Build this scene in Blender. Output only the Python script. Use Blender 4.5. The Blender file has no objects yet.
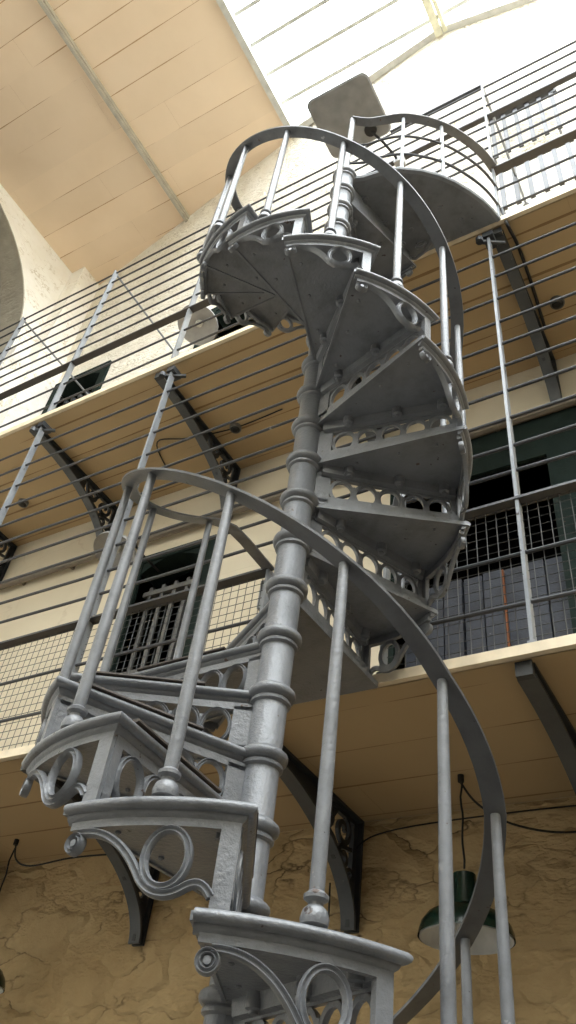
import bpy, math, random
from math import sin, cos, pi, radians, sqrt, hypot, atan2
from mathutils import Vector, Matrix, noise
random.seed(7)
scene = bpy.context.scene
COL = scene.collection

# ------------------------------------------------------------------ measured frame
CX, CY = -1.2317, 1.7850          # axis of the staircase
Z0, RISE = 2.4790, 0.2            # top of tread 0 and height of a step
YG = 2.408                        # front edge of the walkways
YW = 3.5                          # cell wall
ZL1, ZL2 = 3.28, 6.255            # undersides of the two walkways
ZC = 11.0                         # ceiling
R_T = 0.60                        # tread radius without its moulding
R_B = 0.59                        # balusters and handrail


def F(k):                         # bearing of the front edge of tread k (degrees, clockwise from +Y)
    return 177.9 + 31 * k if k < 4 else 77.92 + 26.74 * (k - 8)


# ------------------------------------------------------------------ mesh builder
class MB:
    def __init__(s):
        s.v = []; s.f = []

    def add(s, vs, fs):
        o = len(s.v)
        s.v += [tuple(p) for p in vs]
        s.f += [tuple(i + o for i in f) for f in fs]

    def box(s, x0, x1, y0, y1, z0, z1):
        vs = [(x, y, z) for z in (z0, z1) for y in (y0, y1) for x in (x0, x1)]
        s.add(vs, [(0, 2, 3, 1), (4, 5, 7, 6), (0, 1, 5, 4), (2, 6, 7, 3), (0, 4, 6, 2), (1, 3, 7, 5)])

    def prism(s, poly, z0, z1, fn=None):
        n = len(poly)
        vs = [(x, y, z0) for x, y in poly] + [(x, y, z1) for x, y in poly]
        if fn: vs = [fn(*p) for p in vs]
        s.add(vs, [tuple(range(n))[::-1], tuple(range(n, 2 * n))] + [(i, (i + 1) % n, n + (i + 1) % n, n + i) for i in range(n)])

    def lathe(s, prof, n=20, cx=0, cy=0, cz=0, cap=True):
        vs = []
        for r, z in prof:
            for i in range(n):
                a = 2 * pi * i / n
                vs.append((cx + r * cos(a), cy + r * sin(a), cz + z))
        fs = []
        for j in range(len(prof) - 1):
            for i in range(n):
                fs.append((j * n + i, j * n + (i + 1) % n, (j + 1) * n + (i + 1) % n, (j + 1) * n + i))
        if cap:
            fs.append(tuple(range(n))[::-1]); fs.append(tuple(range((len(prof) - 1) * n, len(prof) * n)))
        s.add(vs, fs)

    def sweep(s, prof, frames, closed=False, cap=True):
        # prof: closed list of (u, w); frames: (origin, U, W)
        m = len(prof); vs = []
        for o, U, W in frames:
            for u, w in prof:
                vs.append(o + U * u + W * w)
        fs = []
        K = len(frames)
        for j in range(K if closed else K - 1):
            a = j * m; b = ((j + 1) % K) * m
            for i in range(m):
                fs.append((a + i, a + (i + 1) % m, b + (i + 1) % m, b + i))
        if cap and not closed:
            fs.append(tuple(range(m))[::-1]); fs.append(tuple(range((K - 1) * m, K * m)))
        s.add(vs, fs)

    def tube(s, pts, r, n=8, closed=False, flat=None):
        pts = [Vector(p) for p in pts]
        rs = r if isinstance(r, (list, tuple)) else [r] * len(pts)
        K = len(pts); fr = []
        up = None
        for i, p in enumerate(pts):
            a = pts[(i - 1) % K] if (closed or i > 0) else p
            b = pts[(i + 1) % K] if (closed or i < K - 1) else p
            t = (b - a).normalized()
            if up is None:
                up = Vector((0, 0, 1)) if abs(t.z) < .9 else Vector((1, 0, 0))
            U = (up - t * up.dot(t)).normalized(); W = t.cross(U)
            up = U
            fr.append((p, U, W))
        m = n; vs = []
        for (o, U, W), rr in zip(fr, rs):
            for i in range(m):
                a = 2 * pi * i / m
                vs.append(o + U * (rr * cos(a)) + W * (rr * sin(a)))
        fs = []
        for j in range(K if closed else K - 1):
            a = j * m; b = ((j + 1) % K) * m
            for i in range(m):
                fs.append((a + i, a + (i + 1) % m, b + (i + 1) % m, b + i))
        if not closed:
            fs.append(tuple(range(m))[::-1]); fs.append(tuple(range((K - 1) * m, K * m)))
        s.add(vs, fs)

    def mesh(s, name, mat, smooth=None):
        me = bpy.data.meshes.new(name)
        me.from_pydata(s.v, [], s.f)
        me.materials.append(mat)
        me.update()
        import bmesh
        bm = bmesh.new(); bm.from_mesh(me)
        bmesh.ops.recalc_face_normals(bm, faces=bm.faces)
        if smooth is not None:
            for f in bm.faces: f.smooth = True
            for e in bm.edges:
                if len(e.link_faces) == 2 and e.calc_face_angle(0) > radians(smooth): e.smooth = False
        bm.to_mesh(me); bm.free()
        return me


def link(name, me, parent=None, loc=None, rz=None):
    o = bpy.data.objects.new(name, me); COL.objects.link(o)
    if parent: o.parent = parent
    if loc: o.location = loc
    if rz is not None: o.rotation_euler = (0, 0, rz)
    return o


def obj(name, mb, mat, parent=None, smooth=35, loc=None, rz=None):
    return link(name, mb.mesh(name, mat, smooth), parent, loc, rz)


def tag(o, label, cat=None, group=None, kind=None):
    if label: o['label'] = label
    if cat: o['category'] = cat
    if group: o['group'] = group
    if kind: o['kind'] = kind
    return o


def thing(name, label, cat, loc=(0, 0, 0), group=None, rz=0):
    o = bpy.data.objects.new(name, None); COL.objects.link(o)
    o.location = loc; o.rotation_euler = (0, 0, rz)
    return tag(o, label, cat, group)


def struct(name, mb, mat, label=None, smooth=None):
    o = obj(name, mb, mat, None, smooth)
    return tag(o, label, kind='structure')


def sempty(name, label=None):
    o = bpy.data.objects.new(name, None); COL.objects.link(o)
    return tag(o, label, kind='structure')


# ------------------------------------------------------------------ materials
def new_mat(name):
    m = bpy.data.materials.new(name); m.use_nodes = True
    nt = m.node_tree
    return m, nt, nt.nodes['Principled BSDF']


def N(nt, typ, **kw):
    n = nt.nodes.new(typ)
    for k, v in kw.items():
        if k.startswith('i_'):
            key = k[2:]
            n.inputs[int(key) if key.isdigit() else key.replace('_', ' ')].default_value = v
        else:
            setattr(n, k, v)
    return n


def ramp(nt, fac, stops):
    r = nt.nodes.new('ShaderNodeValToRGB')
    els = r.color_ramp.elements
    while len(els) < len(stops): els.new(0.5)
    for e, (p, c) in zip(els, stops):
        e.position = p; e.color = (*c, 1) if len(c) == 3 else c
    nt.links.new(fac, r.inputs[0])
    return r


def mix(nt, fac, a, b, mode='MIX'):
    m = nt.nodes.new('ShaderNodeMix'); m.data_type = 'RGBA'; m.blend_type = mode
    for s, v in ((0, fac), (6, a), (7, b)):
        if hasattr(v, 'links') or hasattr(v, 'is_output'):
            nt.links.new(v, m.inputs[s])
        else:
            m.inputs[s].default_value = v if s == 0 else (*v, 1)
    return m.outputs[2]


def coord(nt):
    return nt.nodes.new('ShaderNodeTexCoord').outputs['Object']


def geo_pos(nt):
    return nt.nodes.new('ShaderNodeNewGeometry').outputs['Position']


def paint(name, base, rough=.42, chips=0.0, bump=.25, dirt=.25, spec=.5, scale=1.0, light=None):
    """thick gloss paint on iron with lumps, grime and chips"""
    m, nt, b = new_mat(name)
    L = nt.links
    pos = geo_pos(nt)
    n1 = N(nt, 'ShaderNodeTexNoise', i_Scale=9 * scale, i_Detail=6, i_Roughness=.65); L.new(pos, n1.inputs['Vector'])
    dk = tuple(c * (1 - dirt) for c in base)
    lt = light or tuple(min(1, c * (1 + dirt * .5)) for c in base)
    r1 = ramp(nt, n1.outputs[0], [(.3, dk), (.5, base), (.72, lt)])
    colr = r1.outputs[0]
    if chips > 0:
        n2 = N(nt, 'ShaderNodeTexNoise', i_Scale=26 * scale, i_Detail=3, i_Roughness=.55); L.new(pos, n2.inputs['Vector'])
        lo = .74 - chips
        r2 = ramp(nt, n2.outputs[0], [(lo, (0, 0, 0)), (lo + .012, (1, 1, 1))])
        n3 = N(nt, 'ShaderNodeTexNoise', i_Scale=14); L.new(pos, n3.inputs['Vector'])
        r3 = ramp(nt, n3.outputs[0], [(.45, (.035, .03, .03)), (.6, (.09, .055, .04)), (.65, (.3, .3, .3))])
        colr = mix(nt, r2.outputs[0], colr, r3.outputs[0])
    L.new(colr, b.inputs['Base Color'])
    b.inputs['Roughness'].default_value = rough
    b.inputs['Specular IOR Level'].default_value = spec
    n4 = N(nt, 'ShaderNodeTexNoise', i_Scale=85 * scale, i_Detail=4, i_Roughness=.6); L.new(pos, n4.inputs['Vector'])
    bp = N(nt, 'ShaderNodeBump', i_Strength=bump, i_Distance=.004); L.new(n4.outputs[0], bp.inputs['Height'])
    L.new(bp.outputs[0], b.inputs['Normal'])
    return m


def simple(name, base, rough=.6, metal=0, spec=.4):
    m, nt, b = new_mat(name)
    n = N(nt, 'ShaderNodeTexNoise', i_Scale=12, i_Detail=4); nt.links.new(geo_pos(nt), n.inputs['Vector'])
    r = ramp(nt, n.outputs[0], [(.3, tuple(c * .85 for c in base)), (.7, tuple(min(1, c * 1.12) for c in base))])
    nt.links.new(r.outputs[0], b.inputs['Base Color'])
    b.inputs['Roughness'].default_value = rough; b.inputs['Metallic'].default_value = metal
    b.inputs['Specular IOR Level'].default_value = spec
    return m


def plank_mat(name, base, dark, width=.19, along='X', rough=.6, off=0.0, line=.006):
    """painted boards running along one axis, dark hairline joints and butt joints"""
    m, nt, b = new_mat(name); L = nt.links
    pos = geo_pos(nt)
    sp = N(nt, 'ShaderNodeSeparateXYZ'); L.new(pos, sp.inputs[0])
    across = sp.outputs['Y'] if along == 'X' else sp.outputs['X']
    alongo = sp.outputs['X'] if along == 'X' else sp.outputs['Y']

    def M(op, a, c=None):
        n = nt.nodes.new('ShaderNodeMath'); n.operation = op
        for i, v in enumerate((a, c)):
            if v is None: continue
            if isinstance(v, (int, float)): n.inputs[i].default_value = v
            else: L.new(v, n.inputs[i])
        return n.outputs[0]
    q = M('DIVIDE', M('ADD', across, 40 + off), width)
    fr = M('FRACT', q); idx = M('FLOOR', q)
    d = M('MINIMUM', fr, M('SUBTRACT', 1, fr))
    # joints fade in and out
    wn = N(nt, 'ShaderNodeTexNoise', i_Scale=1.3, i_Detail=3); L.new(pos, wn.inputs['Vector'])
    lw = M('MULTIPLY', M('MAXIMUM', M('SUBTRACT', wn.outputs[0], .40), 0.0), line / width * 9)
    jl = M('LESS_THAN', d, lw)
    wh = nt.nodes.new('ShaderNodeTexWhiteNoise'); wh.noise_dimensions = '1D'; L.new(idx, wh.inputs['W'])
    bx = M('FRACT', M('DIVIDE', M('ADD', alongo, M('MULTIPLY', wh.outputs['Value'], 9)), 2.3))
    jb = M('LESS_THAN', bx, .0005)
    j = M('MAXIMUM', jl, jb)
    tone = ramp(nt, wh.outputs['Value'], [(0, tuple(c * .93 for c in base)), (1, base)])
    nn = N(nt, 'ShaderNodeTexNoise', i_Scale=2.2, i_Detail=5); L.new(pos, nn.inputs['Vector'])
    st = ramp(nt, nn.outputs[0], [(.3, (.95, .94, .92)), (.6, (1, 1, 1))])
    c1 = mix(nt, 1.0, tone.outputs[0], st.outputs[0], 'MULTIPLY')
    c = mix(nt, j, c1, dark)
    L.new(c, b.inputs['Base Color'])
    b.inputs['Roughness'].default_value = rough
    b.inputs['Specular IOR Level'].default_value = .25
    bp = N(nt, 'ShaderNodeBump', i_Strength=.6, i_Distance=.004)
    L.new(M('SUBTRACT', 1, j), bp.inputs['Height']); L.new(bp.outputs[0], b.inputs['Normal'])
    return m


def stone_mat(name, base, light, crack, scale=3.0, bump=.8, dist=.05, thr=.035, rough=.85):
    """lumpy limewashed rubble with broken dark joints"""
    m, nt, b = new_mat(name); L = nt.links
    pos = geo_pos(nt)
    mp = N(nt, 'ShaderNodeMapping'); L.new(pos, mp.inputs[0]); mp.inputs['Scale'].default_value = (1, 1, 1.9)
    wn = N(nt, 'ShaderNodeTexNoise', i_Scale=scale * 1.3, i_Detail=4); L.new(mp.outputs[0], wn.inputs['Vector'])
    add = N(nt, 'ShaderNodeMixRGB', blend_type='LINEAR_LIGHT'); add.inputs[0].default_value = .25
    L.new(mp.outputs[0], add.inputs[1]); L.new(wn.outputs['Color'], add.inputs[2])
    vo = N(nt, 'ShaderNodeTexVoronoi', feature='DISTANCE_TO_EDGE', i_Scale=scale); L.new(add.outputs[0], vo.inputs['Vector'])
    gate = N(nt, 'ShaderNodeTexNoise', i_Scale=scale * .8, i_Detail=5, i_Roughness=.7); L.new(pos, gate.inputs['Vector'])
    gr = ramp(nt, gate.outputs[0], [(.47, (0, 0, 0)), (.62, (1, 1, 1))])
    er = ramp(nt, vo.outputs[0], [(0, (1, 1, 1)), (thr, (0, 0, 0))])
    cf = mix(nt, 1.0, er.outputs[0], gr.outputs[0], 'MULTIPLY')
    n1 = N(nt, 'ShaderNodeTexNoise', i_Scale=scale * .9, i_Detail=8, i_Roughness=.65); L.new(pos, n1.inputs['Vector'])
    r1 = ramp(nt, n1.outputs[0], [(.32, base), (.68, light)])
    L.new(mix(nt, cf, r1.outputs[0], crack), b.inputs['Base Color'])
    b.inputs['Roughness'].default_value = rough
    b.inputs['Specular IOR Level'].default_value = .15
    n2 = N(nt, 'ShaderNodeTexNoise', i_Scale=scale * 2.2, i_Detail=9, i_Roughness=.6); L.new(pos, n2.inputs['Vector'])
    r4 = ramp(nt, vo.outputs[0], [(0, (0, 0, 0)), (.22, (1, 1, 1))])
    h = mix(nt, .45, n2.outputs[0], r4.outputs[0])
    bp = N(nt, 'ShaderNodeBump', i_Strength=bump, i_Distance=dist); L.new(h, bp.inputs['Height'])
    L.new(bp.outputs[0], b.inputs['Normal'])
    return m


M_STAIR = paint('stair_grey_paint', (.182, .188, .201), rough=.33, chips=.035, bump=.6, dirt=.3)
M_TREADBOARD = paint('worn_tread_edge', (.07, .055, .045), rough=.7, chips=.04, bump=.4, dirt=.4)
M_RAIL = paint('rail_dark_grey_paint', (.040, .040, .044), rough=.45, chips=.03, dirt=.25)
M_HAND = paint('handrail_grey_paint', (.11, .112, .117), rough=.4, chips=.05, dirt=.3)
M_POST = paint('post_pale_grey_paint', (.24, .255, .275), rough=.42, chips=.05, dirt=.25)
M_BRK = paint('bracket_black_paint', (.035, .038, .042), rough=.45, chips=.02, dirt=.25)
M_BRKF = paint('bracket_flange_paint', (.07, .075, .08), rough=.5, chips=.02, dirt=.25)
M_WIRE = simple('galvanised_wire', (.085, .087, .085), .55, .2)
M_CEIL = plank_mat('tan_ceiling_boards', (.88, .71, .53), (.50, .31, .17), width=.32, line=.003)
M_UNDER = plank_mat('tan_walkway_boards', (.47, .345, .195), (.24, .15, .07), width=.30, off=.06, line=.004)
M_FASCIA = simple('cream_edge_paint', (.78, .66, .48), .5)
M_GROUND = stone_mat('tan_rubble_plaster', (.43, .305, .155), (.55, .41, .225), (.085, .055, .028), scale=2.6, bump=.9, dist=.05, thr=.03)
M_CREAM = stone_mat('smooth_cream_plaster', (.62, .545, .41), (.69, .615, .475), (.56, .48, .35), scale=1.2, bump=.15, dist=.02, thr=.01, rough=.7)
M_WHITE = stone_mat('whitewashed_rubble', (.80, .74, .62), (.90, .86, .77), (.36, .29, .19), scale=6.0, bump=.8, dist=.03, thr=.05)
M_GREYST = stone_mat('grey_arch_stone', (.34, .32, .26), (.46, .43, .36), (.25, .23, .19), scale=4.0, bump=.4, dist=.02)
M_FLOOR = stone_mat('stone_floor', (.12, .11, .095), (.17, .155, .135), (.06, .054, .048), scale=1.5, bump=.2, dist=.01)
M_DARKST = stone_mat('dark_lower_stone', (.06, .052, .042), (.09, .08, .065), (.03, .025, .02), scale=2.0)  # for unseen walls only, kept dark to cut light bounced upward
M_GREEN = paint('dark_green_paint', (.012, .020, .017), rough=.8, spec=.12, chips=.02, dirt=.35, bump=.5)
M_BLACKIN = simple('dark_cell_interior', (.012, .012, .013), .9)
M_BLUEWD = paint('blue_grey_door_boards', (.030, .035, .050), rough=.6, chips=.03, dirt=.5, bump=.6)
M_DOORGREY = paint('grey_gate_paint', (.125, .122, .115), rough=.55, chips=.03, dirt=.4)
M_CABLE = simple('black_cable', (.012, .011, .010), .6)
M_PIPE = simple('grey_brown_conduit', (.17, .145, .115), .5)
M_LGREEN = simple('green_enamel', (.004, .020, .014), .22, 0, .6)
M_LWHITE = simple('white_enamel', (.62, .62, .60), .4)
M_LGREY = simple('pale_grey_enamel', (.36, .36, .36), .5)
M_PANEL = simple('grey_metal_panel', (.24, .24, .24), .5)
M_FRAME = simple('pale_skylight_frame', (.55, .55, .52), .5)
M_RIB = simple('grey_ceiling_batten', (.46, .43, .36), .5)
M_BULB = simple('frosted_bulb', (.6, .6, .56), .3)
M_RUST = simple('rusty_orange_iron', (.20, .07, .025), .8)

m, nt, b = new_mat('skylight_glass')
nt.nodes.remove(b)
tr = N(nt, 'ShaderNodeBsdfTransparent'); tr.inputs[0].default_value = (.94, .96, .96, 1)
gl = N(nt, 'ShaderNodeBsdfGlossy'); gl.inputs['Roughness'].default_value = .05
mx = N(nt, 'ShaderNodeMixShader'); mx.inputs[0].default_value = .04
nt.links.new(tr.outputs[0], mx.inputs[1]); nt.links.new(gl.outputs[0], mx.inputs[2])
nt.links.new(mx.outputs[0], nt.nodes['Material Output'].inputs[0])
M_GLASS = m

# ------------------------------------------------------------------ setting
X0, X1, Y0 = -6.25, 5.5, -7.0


def ytop(x):                       # where the cell wall meets the ceiling
    pts = [(-6.25, 3.46), (-2.78, 2.90), (-.93, 2.66), (-.12, 2.79), (1.5, 3.1), (6, 3.4)]
    for (a, ya), (c, yc) in zip(pts, pts[1:]):
        if x <= c: return ya + (yc - ya) * (x - a) / (c - a)
    return pts[-1][1]


fb = MB(); fb.box(X0, X1, Y0, YW, -.2, 0); struct('floor', fb, M_FLOOR, 'grey stone floor of the hall')

# ceiling : boarded part left of the skylight
c = MB()
xs = [X0 - 1.2, X0, -5, -4, -2.78]
poly = [(X0, Y0)] + [(-2.78, Y0), (-2.78, ytop(-2.78) + .25)] + [(X0, ytop(X0) + .25)]
c.prism(poly, ZC, ZC + .12)
struct('ceiling', c, M_CEIL, 'flat tan boarded ceiling beside the skylight')

# cell wall with real openings
DOORS = {  # x0, x1, z0, z1
    'L1a': (-3.74, -3.17, ZL1 + .034, 5.50), 'L1b': (-1.64, -.68, ZL1 + .034, 5.38),
    'L2a': (-5.92, -5.28, ZL2 + .036, 8.85), 'L2b': (-3.78, -3.16, ZL2 + .036, 8.97)}


def wall_rect(mb, x0, x1, z0, z1, holes):
    xs = sorted({x0, x1} | {h[0] for h in holes} | {h[1] for h in holes})
    for a, c_ in zip(xs, xs[1:]):
        h = [q for q in holes if q[0] <= a + 1e-6 and q[1] >= c_ - 1e-6]
        if h:
            h = h[0]
            if h[2] > z0: mb.box(a, c_, YW, YW + .6, z0, h[2])
            if h[3] < z1: mb.box(a, c_, YW, YW + .6, h[3], z1)
        else:
            mb.box(a, c_, YW, YW + .6, z0, z1)


w = MB(); wall_rect(w, X0, X1, 0, ZL1, []); struct('wall_back_lower', w, M_GROUND, 'rough tan plastered stone wall below the lower walkway')
w = MB(); wall_rect(w, X0, X1, ZL1, ZL2, [DOORS['L1a'], DOORS['L1b']]); struct('wall_back_middle', w, M_CREAM, 'smooth cream wall between the two walkways')
w = MB(); wall_rect(w, X0, X1, ZL2, 9.2, [DOORS['L2a'], DOORS['L2b']])
xs = [X0, -5, -4, -2.78, -1.8, -.93, -.12, .6, 1.5, 3, X1]
for a, c_ in zip(xs, xs[1:]):
    vs = [(a, YW, 9.2), (c_, YW, 9.2), (c_, ytop(c_), ZC + .02), (a, ytop(a), ZC + .02),
          (a, YW + .6, 9.2), (c_, YW + .6, 9.2), (c_, YW + .6, ZC + .02), (a, YW + .6, ZC + .02)]
    w.add(vs, [(0, 1, 2, 3), (4, 7, 6, 5), (3, 2, 6, 7), (0, 4, 5, 1), (0, 3, 7, 4), (1, 5, 6, 2)])
struct('wall_back_upper', w, M_WHITE, 'whitewashed rough stone wall above the upper walkway')

# left end wall with an arch (centre y 1.2, z 9.2, radius 1.66)
w = MB()
AY, AZ, AR, T = 1.2, 9.2, 1.66, .9
w.box(X0 - T, X0, Y0, YW + .6, 0, ZL2)
w.box(X0 - T, X0, Y0, AY - AR, ZL2, ZC + .1)
w.box(X0 - T, X0, AY + AR, YW + .6, ZL2, ZC + .1)
n = 28
arc = [(AY + AR * cos(pi * i / n), AZ + AR * sin(pi * i / n)) for i in range(n + 1)]
for (ya, za), (yb, zb) in zip(arc, arc[1:]):
    vs = [(X0, ya, za), (X0, yb, zb), (X0, yb, ZC + .1), (X0, ya, ZC + .1)]
    vs += [(X0 - T, v[1], v[2]) for v in vs]
    w.add(vs, [(0, 1, 2, 3), (4, 7, 6, 5), (3, 2, 6, 7)])
M_WHITE2 = stone_mat('whitewashed_ashlar', (.90, .87, .80), (.95, .93, .88), (.5, .42, .3), scale=4.5, bump=.5, dist=.02, thr=.05)
wl = struct('wall_left', w, M_WHITE2, 'whitewashed end wall with a round arch')
s = MB()
for (ya, za), (yb, zb) in zip(arc, arc[1:]):
    s.add([(X0 + .004, ya, za), (X0 + .004, yb, zb), (X0 - T, yb, zb), (X0 - T, ya, za),
           (X0 + .004, AY + (ya - AY) * 1.01, AZ + (za - AZ) * 1.01), (X0 + .004, AY + (yb - AY) * 1.01, AZ + (zb - AZ) * 1.01),
           (X0 - T, AY + (yb - AY) * 1.01, AZ + (zb - AZ) * 1.01), (X0 - T, AY + (ya - AY) * 1.01, AZ + (za - AZ) * 1.01)],
          [(0, 1, 2, 3), (4, 7, 6, 5), (0, 4, 5, 1), (2, 6, 7, 3)])
for y in (AY - AR, AY + AR - .01):
    s.box(X0 - T, X0 + .004, y, y + .01, ZL2, AZ)
tag(obj('arch_soffit', s, M_GREYST, wl, 30), 'grey stone soffit of the arch')
s = MB(); s.box(X0 - T - .1, X0 - T, AY - AR - .3, AY + AR + .3, ZL2, ZC)
tag(obj('arch_back', s, simple('dark_brown_boards', (.06, .03, .018), .8), wl, None), 'dark brown recess behind the arch')
# corner pier and string course
w = MB(); w.box(X0 + .001, -6.03, 3.12, YW, ZL2 + .05, ZC); struct('wall_left_pier', w, M_WHITE2, 'whitewashed corner pier beside the end wall')
w = MB()
prof = [(0, 8.28), (.05, 8.30), (.06, 8.38), (.03, 8.44), (.09, 8.52), (.10, 8.62), (.05, 8.68), (.13, 8.78), (.17, 8.86), (.17, 8.96), (0, 9.0)]
w.sweep([(a, z_) for a, z_ in prof], [(Vector((X0, y, 0)), Vector((1, 0, 0)), Vector((0, 0, 1))) for y in (AY + AR + .02, 3.3)])
struct('trim_1', w, M_WHITE2, 'moulded string course at the springing of the arch', 30)

for nm, bx_ in (('wall_front', (X0 - T, X1 + .3, Y0 - .3, Y0)), ('wall_right', (X1, X1 + .3, Y0, YW + .6))):  # unseen walls: dark below to cut bounce, white above to light the ceiling
    w = MB(); w.box(*bx_, 0, 5.6); struct(nm + '_lower', w, M_DARKST)
    w = MB(); w.box(*bx_, 5.6, ZC + .1); struct(nm + '_upper', w, M_WHITE)

# ceiling batten
w = MB(); w.box(-4.45, -4.38, Y0, 3.22, ZC - .055, ZC); w.box(-4.435, -4.395, Y0, 3.22, ZC - .085, ZC - .055)
struct('trim_2', w, M_RIB, 'grey batten running across the boarded ceiling')

# skylight
sk = sempty('window_1', 'large overexposed skylight with thin glazing bars')
w = MB(); w.box(-2.80, -2.73, Y0, 2.88, ZC - .05, ZC + .14)
obj('frame', w, M_FRAME, sk, None)
edge = [(-2.8, 2.86), (-.93, 2.66), (-.12, 2.79), (1.5, 3.1), (X1, 3.35)]
w = MB()
for (a, ya), (c_, yc) in zip(edge, edge[1:]):
    p0, p1 = Vector((a, ya, ZC - .01)), Vector((c_, yc, ZC - .01))
    t = (p1 - p0).normalized(); nrm = Vector((-t.y, t.x, 0))
    w.sweep([(-.035, -.035), (.035, -.035), (.035, .05), (-.035, .05)], [(p0, nrm, Vector((0, 0, 1))), (p1, nrm, Vector((0, 0, 1)))])
obj('sill_rail', w, M_FRAME, sk, None)
w = MB(); w.box(-.985, -.915, Y0, 2.68, ZC - .09, ZC + .06); w.box(-.90, -.86, Y0, 2.68, ZC - .06, ZC + .06)
obj('rafter', w, simple('cream_rafter', (.72, .70, .55), .5), sk, None)
w = MB(); w.box(2.2, 2.27, Y0, 3.1, ZC - .09, ZC + .06)
obj('rafter', w, bpy.data.materials['cream_rafter'], sk, None)
y = 2.55; i = 0
while y > Y0:
    w = MB(); w.box(-2.74, X1, y - .020, y + .020, ZC + .050, ZC + .06)
    obj('glazing_bar', w, M_FRAME, sk, None)
    y -= .325; i += 1
w = MB(); w.add([(-2.75, Y0, ZC + .065), (X1, Y0, ZC + .065), (X1, 3.36, ZC + .065), (1.5, 3.1, ZC + .065), (-.12, 2.79, ZC + .065), (-.93, 2.66, ZC + .065), (-2.75, 2.86, ZC + .065)], [(0, 1, 2, 3, 4, 5, 6)])
obj('pane', w, M_GLASS, sk, None)

# ------------------------------------------------------------------ doors in the cell wall


def door(name, key, label, arch=True, fw=.09, right=None, head=None):
    x0, x1, z0, z1 = DOORS[key]
    r = sempty(name, label)
    right = right or fw; head = head or .07
    f = MB()
    f.box(x0 - fw, x0, YW - .03, YW + .3, z0, z1 + head)
    f.box(x1, x1 + right, YW - .03, YW + .3, z0, z1 + head)
    f.box(x0, x1, YW - .03, YW + .3, z1, z1 + head)
    if arch:   # segmental head
        n = 12; hgt = .10
        pts = [(x0 + (x1 - x0) * i / n, z1 - hgt * (1 - 4 * (i / n) * (1 - i / n))) for i in range(n + 1)]
        for (xa, za), (xb, zb) in zip(pts, pts[1:]):
            vs = [(xa, YW - .02, za), (xb, YW - .02, zb), (xb, YW - .02, z1 + .001), (xa, YW - .02, z1 + .001)]
            vs += [(v[0], YW + .2, v[2]) for v in vs]
            f.add(vs, [(0, 1, 2, 3), (4, 7, 6, 5), (0, 4, 5, 1)])
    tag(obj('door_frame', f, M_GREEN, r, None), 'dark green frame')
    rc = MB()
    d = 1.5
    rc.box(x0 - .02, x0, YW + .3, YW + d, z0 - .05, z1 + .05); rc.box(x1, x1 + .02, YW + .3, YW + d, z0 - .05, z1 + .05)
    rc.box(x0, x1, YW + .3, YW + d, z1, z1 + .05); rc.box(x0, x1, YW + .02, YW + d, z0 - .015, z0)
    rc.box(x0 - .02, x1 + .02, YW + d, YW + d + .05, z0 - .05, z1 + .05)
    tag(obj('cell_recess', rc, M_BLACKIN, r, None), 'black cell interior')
    return r


def gate(r, x0, x1, y, z0, z1, n=5, mat=None, cross=(.5,)):
    mat = mat or M_DOORGREY
    for i in range(n):
        x = x0 + (x1 - x0) * (i + .5) / n
        g = MB(); g.box(x - .014, x + .014, y, y + .02, z0, z1); obj('gate_bar', g, mat, r, None)
    for c_ in cross:
        g = MB(); zz = z0 + (z1 - z0) * c_; g.box(x0, x1, y - .008, y + .028, zz - .02, zz + .02); obj('gate_rail', g, mat, r, None)


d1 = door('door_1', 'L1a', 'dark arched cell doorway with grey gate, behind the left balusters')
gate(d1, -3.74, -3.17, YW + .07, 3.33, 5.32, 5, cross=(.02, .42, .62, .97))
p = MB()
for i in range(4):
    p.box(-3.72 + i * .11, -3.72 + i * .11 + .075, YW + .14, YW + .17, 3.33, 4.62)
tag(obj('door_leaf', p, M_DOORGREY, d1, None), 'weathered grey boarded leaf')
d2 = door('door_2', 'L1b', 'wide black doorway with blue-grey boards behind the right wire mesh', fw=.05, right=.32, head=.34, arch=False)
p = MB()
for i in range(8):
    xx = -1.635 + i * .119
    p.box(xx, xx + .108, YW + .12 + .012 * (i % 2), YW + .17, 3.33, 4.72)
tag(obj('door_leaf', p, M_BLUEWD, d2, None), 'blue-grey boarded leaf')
p = MB(); p.box(-1.043, -1.034, YW + .10, YW + .12, 3.33, 4.7)
tag(obj('rusty_strip', p, M_RUST, d2, None), 'thin rusty orange strip')
d3 = door('door_3', 'L2a', 'dark cell doorway with broken gate at far left of upper walkway')
gate(d3, -5.92, -5.28, YW + .1, 6.3, 8.62, 6, M_BRK, cross=(.3, .6, .98))
for i in range(6):
    x = -5.92 + .64 * (i + .5) / 6
    p = MB(); p.lathe([(.002, 0), (.026, .015), (.034, .04), (.026, .065), (.002, .08)], 10, x, YW + .11, 8.62); obj('gate_finial', p, M_BRK, d3)
d4 = door('door_4', 'L2b', 'dark green framed doorway behind the hanging white shade on upper walkway', fw=.16, right=.16)
gate(d4, -3.78, -3.16, YW + .2, 6.3, 8.5, 5, M_GREEN, cross=(.5, .98))

# ------------------------------------------------------------------ walkways


def walkway(z, th, label, x0=X0, x1=X1):
    r = thing('gallery_walkway', label, 'walkway', (0, YG, z))
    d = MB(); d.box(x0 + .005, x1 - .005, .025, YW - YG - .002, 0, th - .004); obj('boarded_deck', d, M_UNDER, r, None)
    f = MB()
    f.sweep([(0, 0), (0, th), (.03, th), (.03, 0)], [(Vector((x, 0, 0)), Vector((0, 1, 0)), Vector((0, 0, 1))) for x in (x0 + .005, x1 - .005)])
    f.box(x0 + .005, x1 - .005, .0, .05, th, th + .008)
    tag(obj('edge_board', f, M_FASCIA, r, None), 'cream edge board')
    return r


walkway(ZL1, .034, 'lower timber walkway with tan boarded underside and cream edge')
walkway(ZL2, .036, 'upper timber walkway with tan boarded underside and cream edge')

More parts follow.
